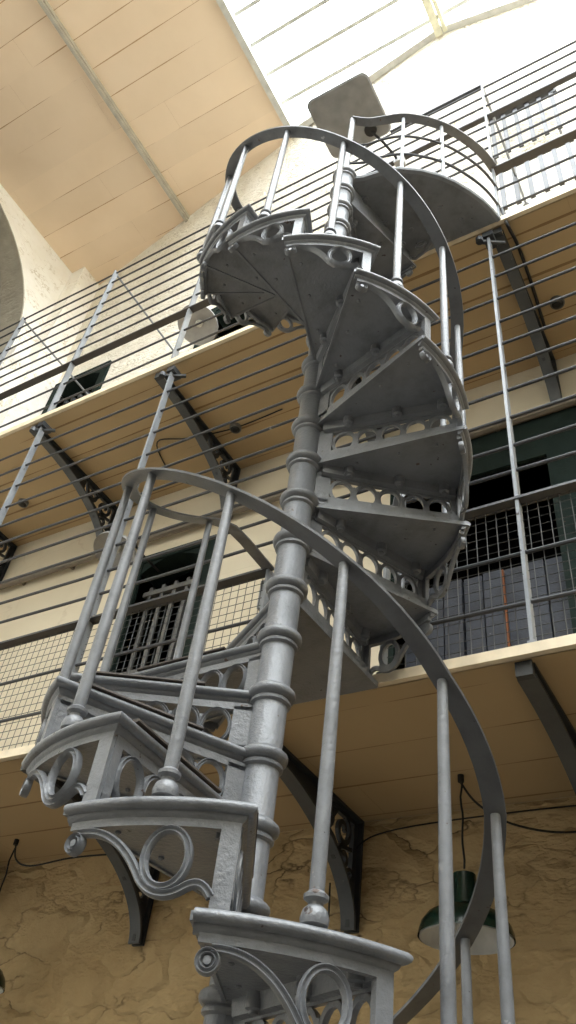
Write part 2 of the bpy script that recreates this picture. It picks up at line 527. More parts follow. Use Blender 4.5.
# ------------------------------------------------------------------ pierced iron brackets under the walkways
BL, BD = YW - YG - .07, .50


def curve_z(t):
    return -.05 - (BD - .05) * (1 - sqrt(max(0, 1 - (t / (BL - .04)) ** 2.0)))


def bracket_meshes():
    X = Vector((1, 0, 0)); W = .034
    f = MB(); fr = []
    n = 26
    for i in range(n + 1):
        a = pi / 2 * i / n
        t = (BL - .04) * sin(a); z = -.05 - (BD - .05) * (1 - cos(a))
        ta = Vector((0, cos(a) * (BL - .04), -sin(a) * (BD - .05) - 1e-4)).normalized()
        nn = ta.cross(X)
        fr.append((Vector((0, t, z)), X, nn))
    f.sweep([(-W, -.007), (W, -.007), (W, .007), (-W, .007)], fr)
    flange = f.mesh('lower_flange', M_BRKF, 35)
    f = MB(); f.box(-W, W, -.005, BL, -.014, 0); f.box(-W, W, BL - .016, BL, -BD, -.014); f.box(-.03, .03, -.03, .0, -.06, -.002)
    top = f.mesh('top_plate', M_BRK, None)
    # web : solid where thin, scrollwork where deep
    f = MB(); P = []
    m = 22
    for i in range(m + 1):
        t = (BL - .04) * .62 * i / m
        P.append((t, curve_z(t)))
    poly = [(t, z) for t, z in P] + [(P[-1][0], -.01), (0, -.01)]
    k = len(poly)
    f.add([(-.009, a, z) for a, z in poly] + [(.009, a, z) for a, z in poly],
          [tuple(range(k)), tuple(range(k, 2 * k))[::-1]] + [(i, (i + 1) % k, k + (i + 1) % k, k + i) for i in range(k)])

    def stroke(pts, w_=.014):
        K = len(pts); fr = []
        for i in range(K):
            a = Vector((0, *pts[max(0, i - 1)])); c_ = Vector((0, *pts[min(K - 1, i + 1)]))
            t = (c_ - a).normalized(); nn = t.cross(Vector((1, 0, 0)))
            fr.append((Vector((0, *pts[i])), Vector((1, 0, 0)), nn))
        f.sweep([(-.009, -w_), (.009, -w_), (.009, w_), (-.009, w_)], fr)

    def spiral(cy_, cz_, r0_, a0, turns, sgn=1):
        return [(cy_ + r0_ * (1 - .72 * u / 20) * cos(a0 + sgn * 2 * pi * turns * u / 20), cz_ + r0_ * (1 - .72 * u / 20) * sin(a0 + sgn * 2 * pi * turns * u / 20)) for u in range(21)]
    stroke([(BL - .03, -.02), (BL - .03, -BD + .01)], .022)
    stroke([(.60, -.02), (BL - .03, -.02)], .014)
    stroke(spiral(.72, -.085, .06, pi, 1.3), .011)
    stroke(spiral(.87, -.10, .075, pi * .4, 1.2, -1), .012)
    stroke(spiral(.885, -.22, .058, pi * .5, 1.2), .011)
    stroke(spiral(.960, -.31, .026, pi * .5, 1.1, -1), .009)
    stroke([(.63, -.03), (.68, -.13), (.78, -.17), (.835, -.215), (.885, -.255), (.93, -.30), (.965, -.36)], .012)
    stroke([(.66, -.16), (.72, -.13), (.80, -.03)], .010)
    stroke([(.80, -.25), (.85, -.18), (.96, -.16)], .010)
    stroke([(.91, -.27), (.95, -.25), (1.0, -.26)], .009)
    web = f.mesh('scrollwork_web', M_BRK, None)
    return flange, top, web


BF, BT, BW_ = bracket_meshes()
for x, z, lab in (
        (-.66, ZL1, 'black iron bracket under lower walkway at the right edge, right of the handrail'),
        (-1.81, ZL1, 'black curved iron bracket under lower walkway directly behind the stair column'),
        (-3.00, ZL1, 'black scrollwork bracket under lower walkway, behind the lowest left treads'),
        (-4.27, ZL1, 'black iron bracket under lower walkway, farthest left and mostly hidden'),
        (-.57, ZL2, 'black iron bracket under upper walkway beside the tip of the top platform'),
        (-1.80, ZL2, 'black iron bracket under upper walkway hidden behind the upper treads'),
        (-3.04, ZL2, 'black iron bracket under upper walkway ending above the arched doorway'),
        (-4.25, ZL2, 'black iron bracket under upper walkway, second from the left edge'),
        (-5.46, ZL2, 'black scrollwork bracket under upper walkway at the left edge of the picture')):
    r = thing('gallery_bracket', lab, 'bracket', (x, YG + .065, z), 'scrollwork brackets under the walkways')
    link('lower_flange', BF, r)['label'] = 'grey curved flange'; link('top_plate', BT, r); link('scrollwork_web', BW_, r)

# ------------------------------------------------------------------ walkway railings


def rail_rod(mb, x0, x1, y, z, r=.0085):
    n = max(2, int((x1 - x0) / .6)); pts = []
    for i in range(n + 1):
        x = x0 + (x1 - x0) * i / n
        pts.append((x, y + .002 * sin(x * 3.1 + z), z + .003 * sin(x * 2.3 + z * 7)))
    mb.tube(pts, r, 8)


def railing(name, label, secs, posts, rods, hand_z, mesh_z, z_base, z_top, ties=False, group=None, rz=None):
    """secs: x-ranges of the lower part; rods: (z, x0, x1)"""
    R = thing(name, label, 'railing', (0, 0, z_base))
    y = YG + .03

    def add(nm, mb, mat, sm=35, lab=None, par=R):
        o = obj(nm, mb, mat, par, sm); o.location = (0, 0, -z_base)
        if lab: o['label'] = lab
        return o
    for i, (x, zt) in enumerate(posts):
        p = MB()
        p.box(x - .007, x + .007, y - .022, y + .022, z_base, zt)
        p.box(x - .016, x + .016, y - .026, y + .03, z_base, z_base + .012)
        o = add('post', p, M_POST, None)
        if zt > z_base + 2.0 and not ties:
            q = MB(); q.box(x - .03, x + .03, y - .035, y + .06, zt - .02, zt + .025)
            q.tube([(x - .045, y - .03, zt - .05), (x + .07, y + .06, zt - .01)], .014, 8)
            q.tube([(x - .045, y - .045, zt - .04), (x - .045, y - .045, zt - .075)], .022, 8)
            c_ = obj('clamp', q, M_BRK, o, 35); c_['label'] = 'black clamp at the post head'
        if ties and zt > z_base + 2:
            q = MB(); q.tube([(x, y, zt - .03), (x + .002, YW - .01, zt - .05)], .010, 8); q.lathe([(.03, 0), (.03, .02)], 10, x, YW - .02, zt - .06)
            add('tie_rod', q, M_POST)
    for z, a, b_ in rods:
        p = MB(); rail_rod(p, a, b_, y, z); add('rail', p, M_RAIL)
    for a, b_ in secs:
        p = MB()
        p.sweep([(-.028, -.008), (.028, -.008), (.028, .004), (.016, .011), (-.016, .011), (-.028, .004)],
                [(Vector((x, y, hand_z)), Vector((0, 1, 0)), Vector((0, 0, 1))) for x in (a, b_)])
        add('handrail', p, M_RAIL, 30, 'flat dark handrail')
        if mesh_z:
            sp = .043
            m_ = MB(); nx = int((b_ - a) / sp)
            for i in range(nx + 1):
                x = a + (b_ - a) * i / nx; m_.tube([(x, y + .012, z_base + .005), (x, y + .012, mesh_z)], .0021, 4)
            nz = int((mesh_z - z_base) / sp)
            for i in range(nz + 1):
                z = z_base + .01 + i * sp; m_.tube([(a, y + .015, z), (b_, y + .015, z)], .0021, 4)
            add('wire_mesh', m_, M_WIRE, None, 'square galvanised wire mesh')
    return R


XL, XR = -6.15, 3.0
OP0, OP1 = -1.79, -1.19
zl = [3.52, 3.755]
zu = [4.21, 4.37, 4.555, 4.745, 4.935, 5.115, 5.31, 5.52, 5.735, 5.94]
rods = []
for z in zl: rods += [(z, XL, OP0), (z, OP1, XR)]
for z in zu: rods += [(z, XL, XR)]
rl = railing('walkway_railing', 'tall grey barred railing with wire mesh filling the lower walkway edge', [(XL, OP0), (OP1, XR)],
        [(-5.31, 6.16), (-4.11, 6.16), (-2.89, 6.16), (OP0, 4.03), (OP1, 4.03), (-.615, 6.16), (.6, 6.16), (1.8, 6.16)], rods, 4.03, 4.02, ZL1 + .042, 6.16)
zl = [6.44, 6.69]
zu = [7.17, 7.335, 7.50, 7.68, 7.85, 8.03, 8.21, 8.38]
P0, P1 = -1.32, -.54
rods = []
for z in zl: rods += [(z, XL, P0), (z, P1, XR)]
for z in zu: rods += [(z, XL, XR)]
rl2 = railing('walkway_railing', 'dark barred railing along the upper walkway edge with horizontal ties to the wall', [(XL, P0), (P1, XR)],
        [(-5.31, 8.40), (-4.12, 8.40), (-2.93, 8.40), (P0, 7.0), (P1, 8.43), (.65, 8.43), (1.85, 8.43)], rods, 6.965, None, ZL2 + .044, 8.40, ties=True)
for x0_, x1_, z_ in ((-1.3, -.54, 8.42), (-1.7, XR, 7.83)):
    p = MB(); p.box(x0_, x1_, YG + .012, YG + .05, z_ - .008, z_ + .008); o = obj('flat_bar', p, M_RAIL, rl2, None); o.location = (0, 0, -(ZL2 + .044)); o['label'] = 'flat dark bar'

# ------------------------------------------------------------------ spiral staircase
ST = thing('spiral_staircase', 'grey painted cast iron spiral staircase with pierced risers and curved handrail', 'staircase', (CX, CY, 0))
U0 = Vector((0, 0, 1))


def pol(th, r, z=0):
    a = radians(th)
    return Vector((r * sin(a), r * cos(a), z))


def nosing_profile():
    return [(-.014, 0), (.006, .0015), (.013, -.001), (.0185, -.006), (.0200, -.0115), (.0180, -.0175), (.012, -.0220), (.004, -.023), (.0035, -.027), (.0005, -.032), (-.004, -.0355), (-.006, -.039), (-.014, -.039)]


def tread_mesh(w):
    mb = MB()
    n = 16
    # plate with a rim kept inside the moulding
    ri, ro = .052, R_T - .003
    poly = [(ri * sin(radians(a)), ri * cos(radians(a))) for a in (w, w * .5, 0)]
    for i in range(n + 1):
        a = radians(w * i / n); poly.append((ro * sin(a), ro * cos(a)))
    k = len(poly)
    mb.add([(x, y, -.001) for x, y in poly] + [(x, y, -.018) for x, y in poly],
           [tuple(range(k)), tuple(range(k, 2 * k))[::-1]] + [(i, (i + 1) % k, k + (i + 1) % k, k + i) for i in range(k)])
    # back lip
    p0, p1 = pol(w, .05, -.010), pol(w, R_T + .012, -.010)
    nb = pol(w + 90, 1)
    mb.sweep([(-.004, -.013), (.006, -.013), (.006, .004), (-.004, .004)], [(p0, nb, U0), (p1, nb, U0)])
    # rows of bolt heads under the plate
    for r in (.2, .36, .5):
        c_ = pol(w - 5.5 * .45 / r, r); mb.lathe([(.007, -.018), (.007, -.022), (.003, -.025)], 8, c_.x, c_.y, 0)
    return mb.mesh('tread', M_STAIR, 35)


def moulding_mesh(w):
    mb = MB(); fr = []
    ang0 = 0
    nf = pol(-90, 1)       # outward normal of the front edge
    fr.append((pol(0, .062), nf, U0))
    for r in (.2, .35, .5): fr.append((pol(0, r), nf, U0))
    corner = pol(0, R_T)
    mit = (nf + pol(0, 1))
    fr.append((corner, mit, U0))
    n = 16
    for i in range(1, n + 1):
        a = w * i / n
        fr.append((pol(a, R_T), pol(a, 1), U0))
    mb.sweep(nosing_profile(), fr)
    return mb.mesh('nosing', M_STAIR, 50)


def band(mb, pts, mapf, hw=.008, closed=False, th=.011):
    """moulded strip following 2-D points; mapf(s, z) -> (point, outward normal)"""
    K = len(pts); fr = []
    for i in range(K):
        a = pts[(i - 1) % K] if (closed or i > 0) else pts[i]
        c_ = pts[(i + 1) % K] if (closed or i < K - 1) else pts[i]
        P, Nn = mapf(*pts[i]); A, _ = mapf(*a); B, _ = mapf(*c_)
        t = (B - A).normalized(); side = t.cross(Nn).normalized()
        fr.append((P, side, Nn))
    h = hw
    mb.sweep([(-h, -th * .5), (h, -th * .5), (h, th * .35), (h * .6, th * .8), (h * .15, th * .3), (-h * .15, th * .3), (-h * .6, th * .8), (-h, th * .35)], fr, closed=closed)


def ell(cs, cz, a, b, n=24, a0=0, a1=2 * pi, closed=True):
    m_ = n if closed else n + 1
    return [(cs + a * cos(a0 + (a1 - a0) * i / n), cz + b * sin(a0 + (a1 - a0) * i / n)) for i in range(m_)]


def string_mesh(w):
    """outer pierced bracket: post, oval ring, sweeping arc and scroll"""
    mb = MB(); Rs = R_T - .008
    L = radians(w) * Rs

    def mf(s, z):
        a = s / Rs
        nrm = Vector((sin(a), cos(a), 0))
        return nrm * Rs + Vector((0, 0, z)), nrm

    def strip(s0, s1, z0_, z1_, th=.012, n=12):
        fr = []
        for i in range(n + 1):
            P, Nn = mf(s0 + (s1 - s0) * i / n, 0); fr.append((P, Nn, U0))
        mb.sweep([(-th, z0_), (th * .4, z0_), (th * .4, z1_), (-th, z1_)], fr)
    q = L / .39
    strip(.006, L - .012 * q, -.052, -.036)                 # rail below the moulding
    strip(.006, .044 * q, -.198, -.050, n=3)                # post
    
    oc, oz, oa, ob = .142 * q, -.112, .044 * q, .054
    band(mb, ell(oc, oz, oa, ob, 28), mf, .008, True, .012)
    # lower run: post foot -> under the oval -> long arc -> scroll
    def bz(p0, p1, p2, p3, n=12):
        o = []
        for i in range(n + 1):
            t = i / n; u = 1 - t
            o.append((u**3*p0[0]+3*u*u*t*p1[0]+3*u*t*t*p2[0]+t**3*p3[0], u**3*p0[1]+3*u*u*t*p1[1]+3*u*t*t*p2[1]+t**3*p3[1]))
        return o
    run = bz((.044 * q, -.176), (.062 * q, -.150), (.078 * q, -.150), (.100 * q, -.166), 8)
    run += bz((.100 * q, -.166), (.135 * q, -.190), (.172 * q, -.176), (.192 * q, -.145), 12)[1:]
    run += bz((.192 * q, -.145), (.225 * q, -.098), (.275 * q, -.054), (.352 * q, -.060), 14)[1:]
    band(mb, run, mf, .0085, False, .012)
    cs, cz = .356 * q, -.080
    band(mb, ell(cs, cz, .0165, .0165, 18), mf, .0062, True, .013)
    P, Nn = mf(cs, cz)
    # boss of the scroll
    t = Nn.cross(U0)
    mb.sweep([(.007 * cos(2 * pi * i / 10), .007 * sin(2 * pi * i / 10)) for i in range(10)], [(P - Nn * .008, t, U0), (P + Nn * .009, t, U0)])
    mb.sweep([(.014 * cos(2 * pi * i / 14), .014 * sin(2 * pi * i / 14)) for i in range(14)], [(P - Nn * .007, t, U0), (P + Nn * .002, t, U0)])
    return mb.mesh('side_bracket', M_STAIR, 40)


def riser_mesh():
    mb = MB(); a0 = .8
    d = pol(a0, 1); nr = pol(a0 - 90, 1)

    def mf(s, z):
        return d * s + Vector((0, 0, z)), nr

    def slab(s0, s1, z0_, z1_, th=.010):
        P0, _ = mf(s0, 0); P1, _ = mf(s1, 0)
        mb.sweep([(-th, z0_), (th * .5, z0_), (th * .5, z1_), (-th, z1_)], [(P0, nr, U0), (P1, nr, U0)])
    slab(.05, .586, -.062, -.040)
    slab(.05, .586, -.201, -.172)
    slab(.05, .104, -.19, -.05)
    slab(.560, .586, -.19, -.05)
    n = 5; pitch = (.560 - .104) / n
    for i in range(n):
        c_ = .104 + pitch * (i + .5)
        band(mb, ell(c_, -.118, pitch * .5 - .004, .053, 22), mf, .0062, True, .012)
    for i in range(1, n):
        slab(.104 + pitch * i - .004, .104 + pitch * i + .004, -.16, -.085, .007)
    # flange and bolted lugs against the underside of the tread
    P0 = d * .07 - nr * .022; P1 = d * .575 - nr * .022
    mb.sweep([(-.004, -.052), (.018, -.058), (.018, -.017), (-.010, -.017)], [(P0, nr, U0), (P1, nr, U0)])
    P2 = pol(4.2, .06); P3 = pol(4.2, .58); n2 = pol(4.2 - 90, 1)
    mb.sweep([(-.002, -.2), (.003, -.2), (.003, -.158), (-.002, -.158)], [(P2, n2, U0), (P3, n2, U0)])
    for r in (.17, .36, .53):
        c_ = d * r - nr * .030
        mb.lathe([(.020, -.017), (.020, -.050), (.011, -.054), (.011, -.060), (.004, -.062)], 12, c_.x, c_.y, 0)
    return mb.mesh('riser', M_STAIR, 40)


def board_mesh(w):
    mb = MB(); pts = []
    for i in range(9):
        r = .20 + .36 * i / 8; pts.append(r)
    rnd = random.Random(3)
    poly = [(.0, 0)]
    fr = []
    nf = pol(-90, 1)
    prof_pts = []
    for r in pts:
        off = .016 + rnd.uniform(-.003, .003)
        P = pol(0, r)
        fr.append((P, nf * 1.0, U0))
    mb.sweep([(-.10, .001), (.016, .001), (.0215, .003), (.020, .009), (-.10, .010)], fr)
    return mb.mesh('tread_board', M_TREADBOARD, None)


def baluster_mesh(h):
    mb = MB()
    mb.lathe([(.017, 0), (.026, .006), (.0275, .018), (.023, .032), (.0145, .040), (.0145, .045), (.0235, .051), (.024, .058), (.0145, .066), (.0150, .075),
              (.0155, .30), (.0142, .60), (.0128, h)], 16)
    return mb.mesh('baluster', M_STAIR, 40)


def RB(k):            # the rail bows out a little at either end
    if k < -3: return R_B + .032 * min(1, (-3 - k) / 1.0)
    if k > 10: return R_B + .028 * min(1, (k - 10) / 2.5)
    return R_B


W1, W2 = 37.2, 32.65
TM = {1: tread_mesh(W1), 2: tread_mesh(W2)}
NM = {1: moulding_mesh(W1), 2: moulding_mesh(W2)}
SM = {1: string_mesh(W1), 2: string_mesh(W2)}
RM = riser_mesh(); BM = board_mesh(W1); BAL = baluster_mesh(.855)
# column
cm = MB()
ZT = Z0 + 19 * RISE
cm.lathe([(.14, 0), (.14, .03), (.075, .06), (.0505, .10), (.0505, ZT + .06), (.045, ZT + .075)], 32)
obj('column', cm, M_STAIR, ST, 40)
cp = MB(); cp.lathe([(.0505, -.044), (.0535, -.042), (.0590, -.038), (.0600, -.031), (.0560, -.0265), (.0545, -.024), (.0625, -.021), (.0690, -.014), (.0710, -.005), (.0690, .004), (.0620, .010), (.0540, .0135), (.0505, .018)], 36, cap=False)
CM = cp.mesh('collar', M_STAIR, 38)
KMIN = -11
for k in range(KMIN, 20):
    link('collar', CM, ST, (0, 0, Z0 + k * RISE))
for k in range(KMIN, 19):
    if k == 4: continue
    fl = 1 if k < 4 else 2
    th = F(k)
    t = link('tread', TM[fl], ST, (0, 0, Z0 + k * RISE), -radians(th))
    link('nosing', NM[fl], t); link('side_bracket', SM[fl], t); link('riser', RM, t)
    if k < 4 and k > -3: link('tread_board', BM, t)['label'] = 'worn dark board edge'
    bp = pol(th + 16.5, RB(k))
    link('baluster', BAL, ST, (bp.x, bp.y, Z0 + k * RISE), 0)


def rail_prof():
    return [(-.027, -.005), (.027, -.005), (.028, .002), (.017, .008), (-.017, .008), (-.028, .002)]


def ribbon(pts, name='handrail', prof=None, label=None, parent=None, mat=None):
    pts = [Vector(p) for p in pts]; fr = []
    for i, p in enumerate(pts):
        a = pts[max(0, i - 1)]; c_ = pts[min(len(pts) - 1, i + 1)]
        t = (c_ - a).normalized(); s = t.cross(U0).normalized(); n = s.cross(t)
        fr.append((p, s, n))
    mb = MB(); mb.sweep(prof or rail_prof(), fr)
    o = obj(name, mb, mat or M_HAND, parent or ST, 40)
    if label: o['label'] = label
    return o


H_B = .86


def zr(th, fl):   # height of the rail at unwrapped bearing
    k = (th - 16.5 - 177.9) / 31 if fl == 1 else (th - 16.5 - 77.92) / 26.74 + 8
    return Z0 + k * RISE + H_B


pts = []
th = F(KMIN) + 5
while th < F(3) + 20:
    pts.append(pol(th, RB((th - 194.4) / 31), zr(th, 1))); th += 4
pts += [Vector((-.545, .30, 4.0)), Vector((-.552, .42, 4.02)), Vector((OP0 - CX, YG + .03 - CY, 4.03))]
ribbon(pts, label='lower sweep of the flat handrail')
pts = [Vector((OP1 - CX, YG + .03 - CY, 4.03)), Vector((.10, .615, 4.14))]
th = F(5) + 18
while th < F(18) + 12:
    pts.append(pol(th, RB((th - 94.42) / 26.74 + 8), zr(th, 2))); th += 4
pts += [Vector((P0 - CX + .02, YG + .02 - CY, 6.965))]
ribbon(pts, label='upper sweep of the flat handrail')

F4 = 301.9
# lower landing: column, front edge, walkway edge, back edge
zt = Z0 + 4 * RISE
lx = OP0 - CX
yl = YG - CY - .001
fr_ = pol(F4, .60)
poly = [(0, 0), (fr_.x, fr_.y), (lx, yl - .20), (lx, yl), (yl * math.tan(radians(3.2)), yl)]
lp = MB(); lp.prism([(x, y) for x, y in poly], zt - .02, zt)
ld = obj('landing_plate', lp, M_STAIR, ST, None); ld['label'] = 'landing plate at the lower walkway'
rz_ = link('riser', RM, ld); rz_.rotation_euler = (0, 0, -radians(F4)); rz_.location = (0, 0, zt)
mb = MB()
nf = pol(F4 - 90, 1)
mb.sweep(nosing_profile(), [(pol(F4, .062, zt), nf, U0), (pol(F4, .3, zt), nf, U0), (pol(F4, .61, zt), nf, U0)])
obj('nosing', mb, M_STAIR, ld, 40)
mb = MB(); nb = pol(3.2 + 90, 1)
mb.sweep([(-.003, -.023), (.007, -.023), (.007, 0), (-.003, 0)], [(pol(3.2, .05, zt), nb, U0), (pol(3.2, .615, zt), nb, U0)])
obj('back_lip', mb, M_STAIR, ld, None)

# top platform
zp = Z0 + 19 * RISE
arcp = [(.035, .02), (.10, .045), (.19, .058), (.30, .092), (.40, .155), (.48, .225), (.545, .30), (.60, .385), (.645, .47), (.675, .55), (.692, yl)]
fe = pol(F(19), yl / cos(radians(F(19))))
poly = [(0, 0)] + arcp + [(fe.x, yl)]
pp = MB(); pp.prism(poly, zp - .022, zp)
pf = obj('platform_plate', pp, M_STAIR, ST, None); pf['label'] = 'quarter-round plate of the top platform'
mb = MB(); fr = []
A = [Vector((x, y, zp)) for x, y in arcp]
for i, p in enumerate(A):
    a = A[max(0, i - 1)]; c_ = A[min(len(A) - 1, i + 1)]; t = (c_ - a).normalized(); fr.append((p, t.cross(U0), U0))
mb.sweep([(-.012, -.026), (.010, -.026), (.016, -.014), (.012, .0), (-.012, .004)], fr)
o = obj('rim', mb, M_POST, pf, 40); o['label'] = 'pale rim of the platform'
mb = MB()
_d = pol(F(19) + 1.6, 1); _n = pol(F(19) - 88.4, 1)
mb.sweep([(-.006, -.195), (.006, -.195), (.006, -.02), (-.006, -.02)], [(_d * .05 + U0 * zp, _n, U0), (_d * .60 + U0 * zp, _n, U0)])
obj('plain_riser', mb, M_STAIR, pf, None)
mb = MB()
for r in (.17, .36, .53):
    c_ = pol(F(19) + 1.2 / r, r); mb = MB(); mb.lathe([(.022, zp - .02), (.022, zp - .034), (.012, zp - .037), (.012, zp - .044)], 12, c_.x, c_.y, 0); obj('bolt_lug', mb, M_STAIR, pf)
for x, y in ((.28, .22), (.42, .40), (.22, .45), (.50, .52)):
    mb = MB(); mb.lathe([(.014, zp - .022), (.014, zp - .03), (.006, zp - .034)], 8, x, y, 0); obj('bolt_head', mb, M_STAIR, pf)
# hanging scroll arm under the platform near its inner corner
mb = MB()
mb.tube([pol(F(19) - 2, .60, zp - .03), pol(F(19) + 4, .635, zp - .07), pol(F(19) + 12, .64, zp - .075), pol(F(19) + 19, .63, zp - .03)], .010, 8)
for a_, z_ in ((0, -.09), (11, -.05), (22, -.045)):
    c_ = pol(F(19) + a_, .60, zp + z_)
    mb.tube(ring := [(c_.x + .028 * cos(2 * pi * i / 14), c_.y, c_.z + .028 * sin(2 * pi * i / 14)) for i in range(14)], .009, 6, closed=True)
obj('scroll_arm', mb, M_STAIR, pf, 40)
# newel and platform rails
nw = MB(); nw.lathe([(.03, ZT + .07), (.022, ZT + .10), (.019, ZT + .13), (.018, ZT + .80), (.02, ZT + .82)], 16, .0, .0, 0)
obj('newel_post', nw, M_STAIR, ST, 40)


def smooth_pts(P, z, k=3):
    P = [Vector((x, y, 0)) for x, y in P]; out = []
    for i in range(len(P) - 1):
        p0 = P[max(0, i - 1)]; p1 = P[i]; p2 = P[i + 1]; p3 = P[min(len(P) - 1, i + 2)]
        for j in range(k):
            t = j / k
            q = .5 * ((2 * p1) + (-p0 + p2) * t + (2 * p0 - 5 * p1 + 4 * p2 - p3) * t * t + (-p0 + 3 * p1 - 3 * p2 + p3) * t ** 3)
            q.z = z(i + t) if callable(z) else z
            out.append(q)
    q = P[-1].copy(); q.z = z(len(P) - 1) if callable(z) else z; out.append(q)
    return out


rp = [(0, 0)] + arcp[1:-1] + [(.70, YG + .03 - CY)]
zt_ = ZT + .82
ribbon(smooth_pts(rp, lambda u: zt_ - .09 * min(1, u / 2.2) + (6.975 - zt_ + .09) * u / (len(rp) - 1)), label='curved handrail of the top platform')
for z_ in (6.70, 6.45):
    mb = MB(); mb.tube(smooth_pts(rp, z_ + .02), .0085, 8); obj('curved_rail', mb, M_RAIL, ST, 40)
for x, y in ((.31, .098), (.50, .25)):
    mb = MB(); mb.lathe([(.012, zp), (.011, 6.98)], 10, x, y, 0); obj('platform_baluster', mb, M_POST, ST, 40)

# ------------------------------------------------------------------ lamps


def shade_mesh(r, h):
    return [(r, 0), (r * .985, h * .16), (r * .93, h * .42), (r * .80, h * .68), (r * .58, h * .88), (r * .36, h)]


def pendant(loc, top, label, r=.18, green=True, cord=True, group='enamel lamp shades'):
    P = thing('pendant_lamp', label, 'lamp', loc, group)
    o = MB(); pr = shade_mesh(r, .115)
    o.lathe(pr + [(r * .33, .118), (.055, .12)], 32, cap=False)
    obj('lamp_shade', o, M_LGREEN if green else M_LGREY, P, 40)
    i_ = MB(); i_.lathe([(a * .965, z - .003) for a, z in pr] + [(.01, .112)], 32, cap=False)
    q = obj('shade_lining', i_, M_LWHITE, P, 40); q['label'] = 'white enamel inside of the shade'
    b_ = MB(); b_.lathe([(.062, .115), (.058, .135), (.048, .20), (.045, .235), (.02, .24)], 24); obj('lamp_cap', b_, M_LGREEN if green else M_LGREY, P, 40)
    u = MB(); u.lathe([(.002, -.0), (.025, .012), (.035, .04), (.03, .07), (.02, .10)], 16); obj('bulb', u, M_BULB, P, 40)
    if cord:
        c_ = MB(); h = top - loc[2]
        c_.tube([(.004 * sin(j * 1.3), .004 * cos(j * 1.7), .26 + (h - .26) * j / 12) for j in range(13)], .0045, 6)
        c_.lathe([(.014, h - .03), (.014, h)], 10); obj('cord', c_, M_CABLE, P, 40)
    return P


pendant((-1.17, 3.18, 2.63), ZL1, 'dark green enamel pendant lamp hanging at lower right behind the handrail')
pendant((-3.79, 3.2, 2.55), ZL1, 'green pendant lamp cut off by the lower left edge of the picture')


def disc_lamp(loc, label, r, wally):
    P = thing('wall_lamp', label, 'lamp', loc, 'enamel lamp shades'); P.rotation_euler = (radians(-18), 0, 0)
    o = MB(); o.lathe([(r, 0), (r * .99, .02), (r * .75, .05), (r * .3, .085), (.05, .10), (.045, .16), (.01, .165)], 32, cap=False)
    obj('lamp_shade', o, M_LGREY, P, 40)
    i_ = MB(); i_.lathe([(r * .985, .002), (r * .75, .032), (r * .3, .06), (.004, .07)], 32, cap=False); obj('shade_lining', i_, M_LGREY, P, 40)
    b_ = MB(); b_.lathe([(.002, .012), (.028, .02), (.036, .04), (.03, .07)], 16); obj('bulb', b_, M_BULB, P, 40)
    a_ = MB(); dy = wally - loc[1]
    a_.tube([(0, 0, .16), (0, .03, .23), (0, dy * .5, .26), (0, dy * .93, .32)], .010, 8); obj('bracket_arm', a_, M_CABLE, P, 40)
    return P


disc_lamp((-3.64, 3.08, 5.27), 'flat pale grey lamp shade left of the arched doorway on lower walkway', .16, YW)
disc_lamp((-3.56, 3.1, 8.06), 'flat pale lamp shade just above the upper walkway, left of the treads', .20, YW)

# grey square panel lamp above the head of the stairs
PL = thing('floodlight', 'big grey rounded-square lamp housing silhouetted against the skylight', 'lamp', (-1.36, 1.92, 7.6))
mb = MB()


def rsq(hx, hy, r, skew=0.0, n=6):
    o = []
    for (sx, sy, a0) in ((1, 1, 0), (-1, 1, pi / 2), (-1, -1, pi), (1, -1, 3 * pi / 2)):
        for i in range(n + 1):
            a = a0 + pi / 2 * i / n
            o.append((sx * (hx - r) + r * cos(a), sy * (hy - r) + r * sin(a)))
    return o


def loftlayers(mb, layers):
    m_ = len(layers[0][0]); vs = []
    for pl, z in layers:
        vs += [(x, y, z) for x, y in pl]
    fs = [tuple(range(m_))[::-1], tuple(range((len(layers) - 1) * m_, len(layers) * m_))]
    for j in range(len(layers) - 1):
        for i in range(m_):
            fs.append((j * m_ + i, j * m_ + (i + 1) % m_, (j + 1) * m_ + (i + 1) % m_, (j + 1) * m_ + i))
    mb.add(vs, fs)


loftlayers(mb, [(rsq(.225, .215, .05), 0), (rsq(.235, .225, .05), .012), (rsq(.23, .22, .05), .035), (rsq(.14, .13, .04), .10)])
obj('housing', mb, M_PANEL, PL, 40)
mb = MB(); mb.lathe([(.04, -.03), (.045, -.02), (.045, .0)], 14, .10, .14, 0); mb.tube([(.10, .14, -.02), (.16, .24, -.08), (.20, .35, -.12), (.22, .48, -.2)], .010, 8)
obj('mounting_arm', mb, M_CABLE, PL, 40)
mb = MB(); mb.box(.18, .25, .36, .42, -.17, -.10)
obj('junction_box', mb, M_LGREY, PL, None)

# ------------------------------------------------------------------ pipes, cables, boxes
mb = MB(); rail_rod(mb, X0 + .02, X1 - .02, YW - .055, 5.73, .030)
PP = thing('conduit_pipe', 'grey-brown pipe running along the cream wall under the upper walkway', 'pipe', (0, YW, 5.73))
o = obj('pipe', mb, M_PIPE, PP, 40); o.location = (0, -YW, -5.73)
for x in (-5.1, -4.55, -4.0, -3.0, -2.2, -1.6, -.95, -.3, .5):
    mb = MB(); mb.tube([(x - .012, -.055, 0), (x + .012, -.055, 0)], .035, 14); mb.box(x - .012, x + .012, -.03, -.001, -.02, .02); obj('clip', mb, M_PIPE, PP, 40)


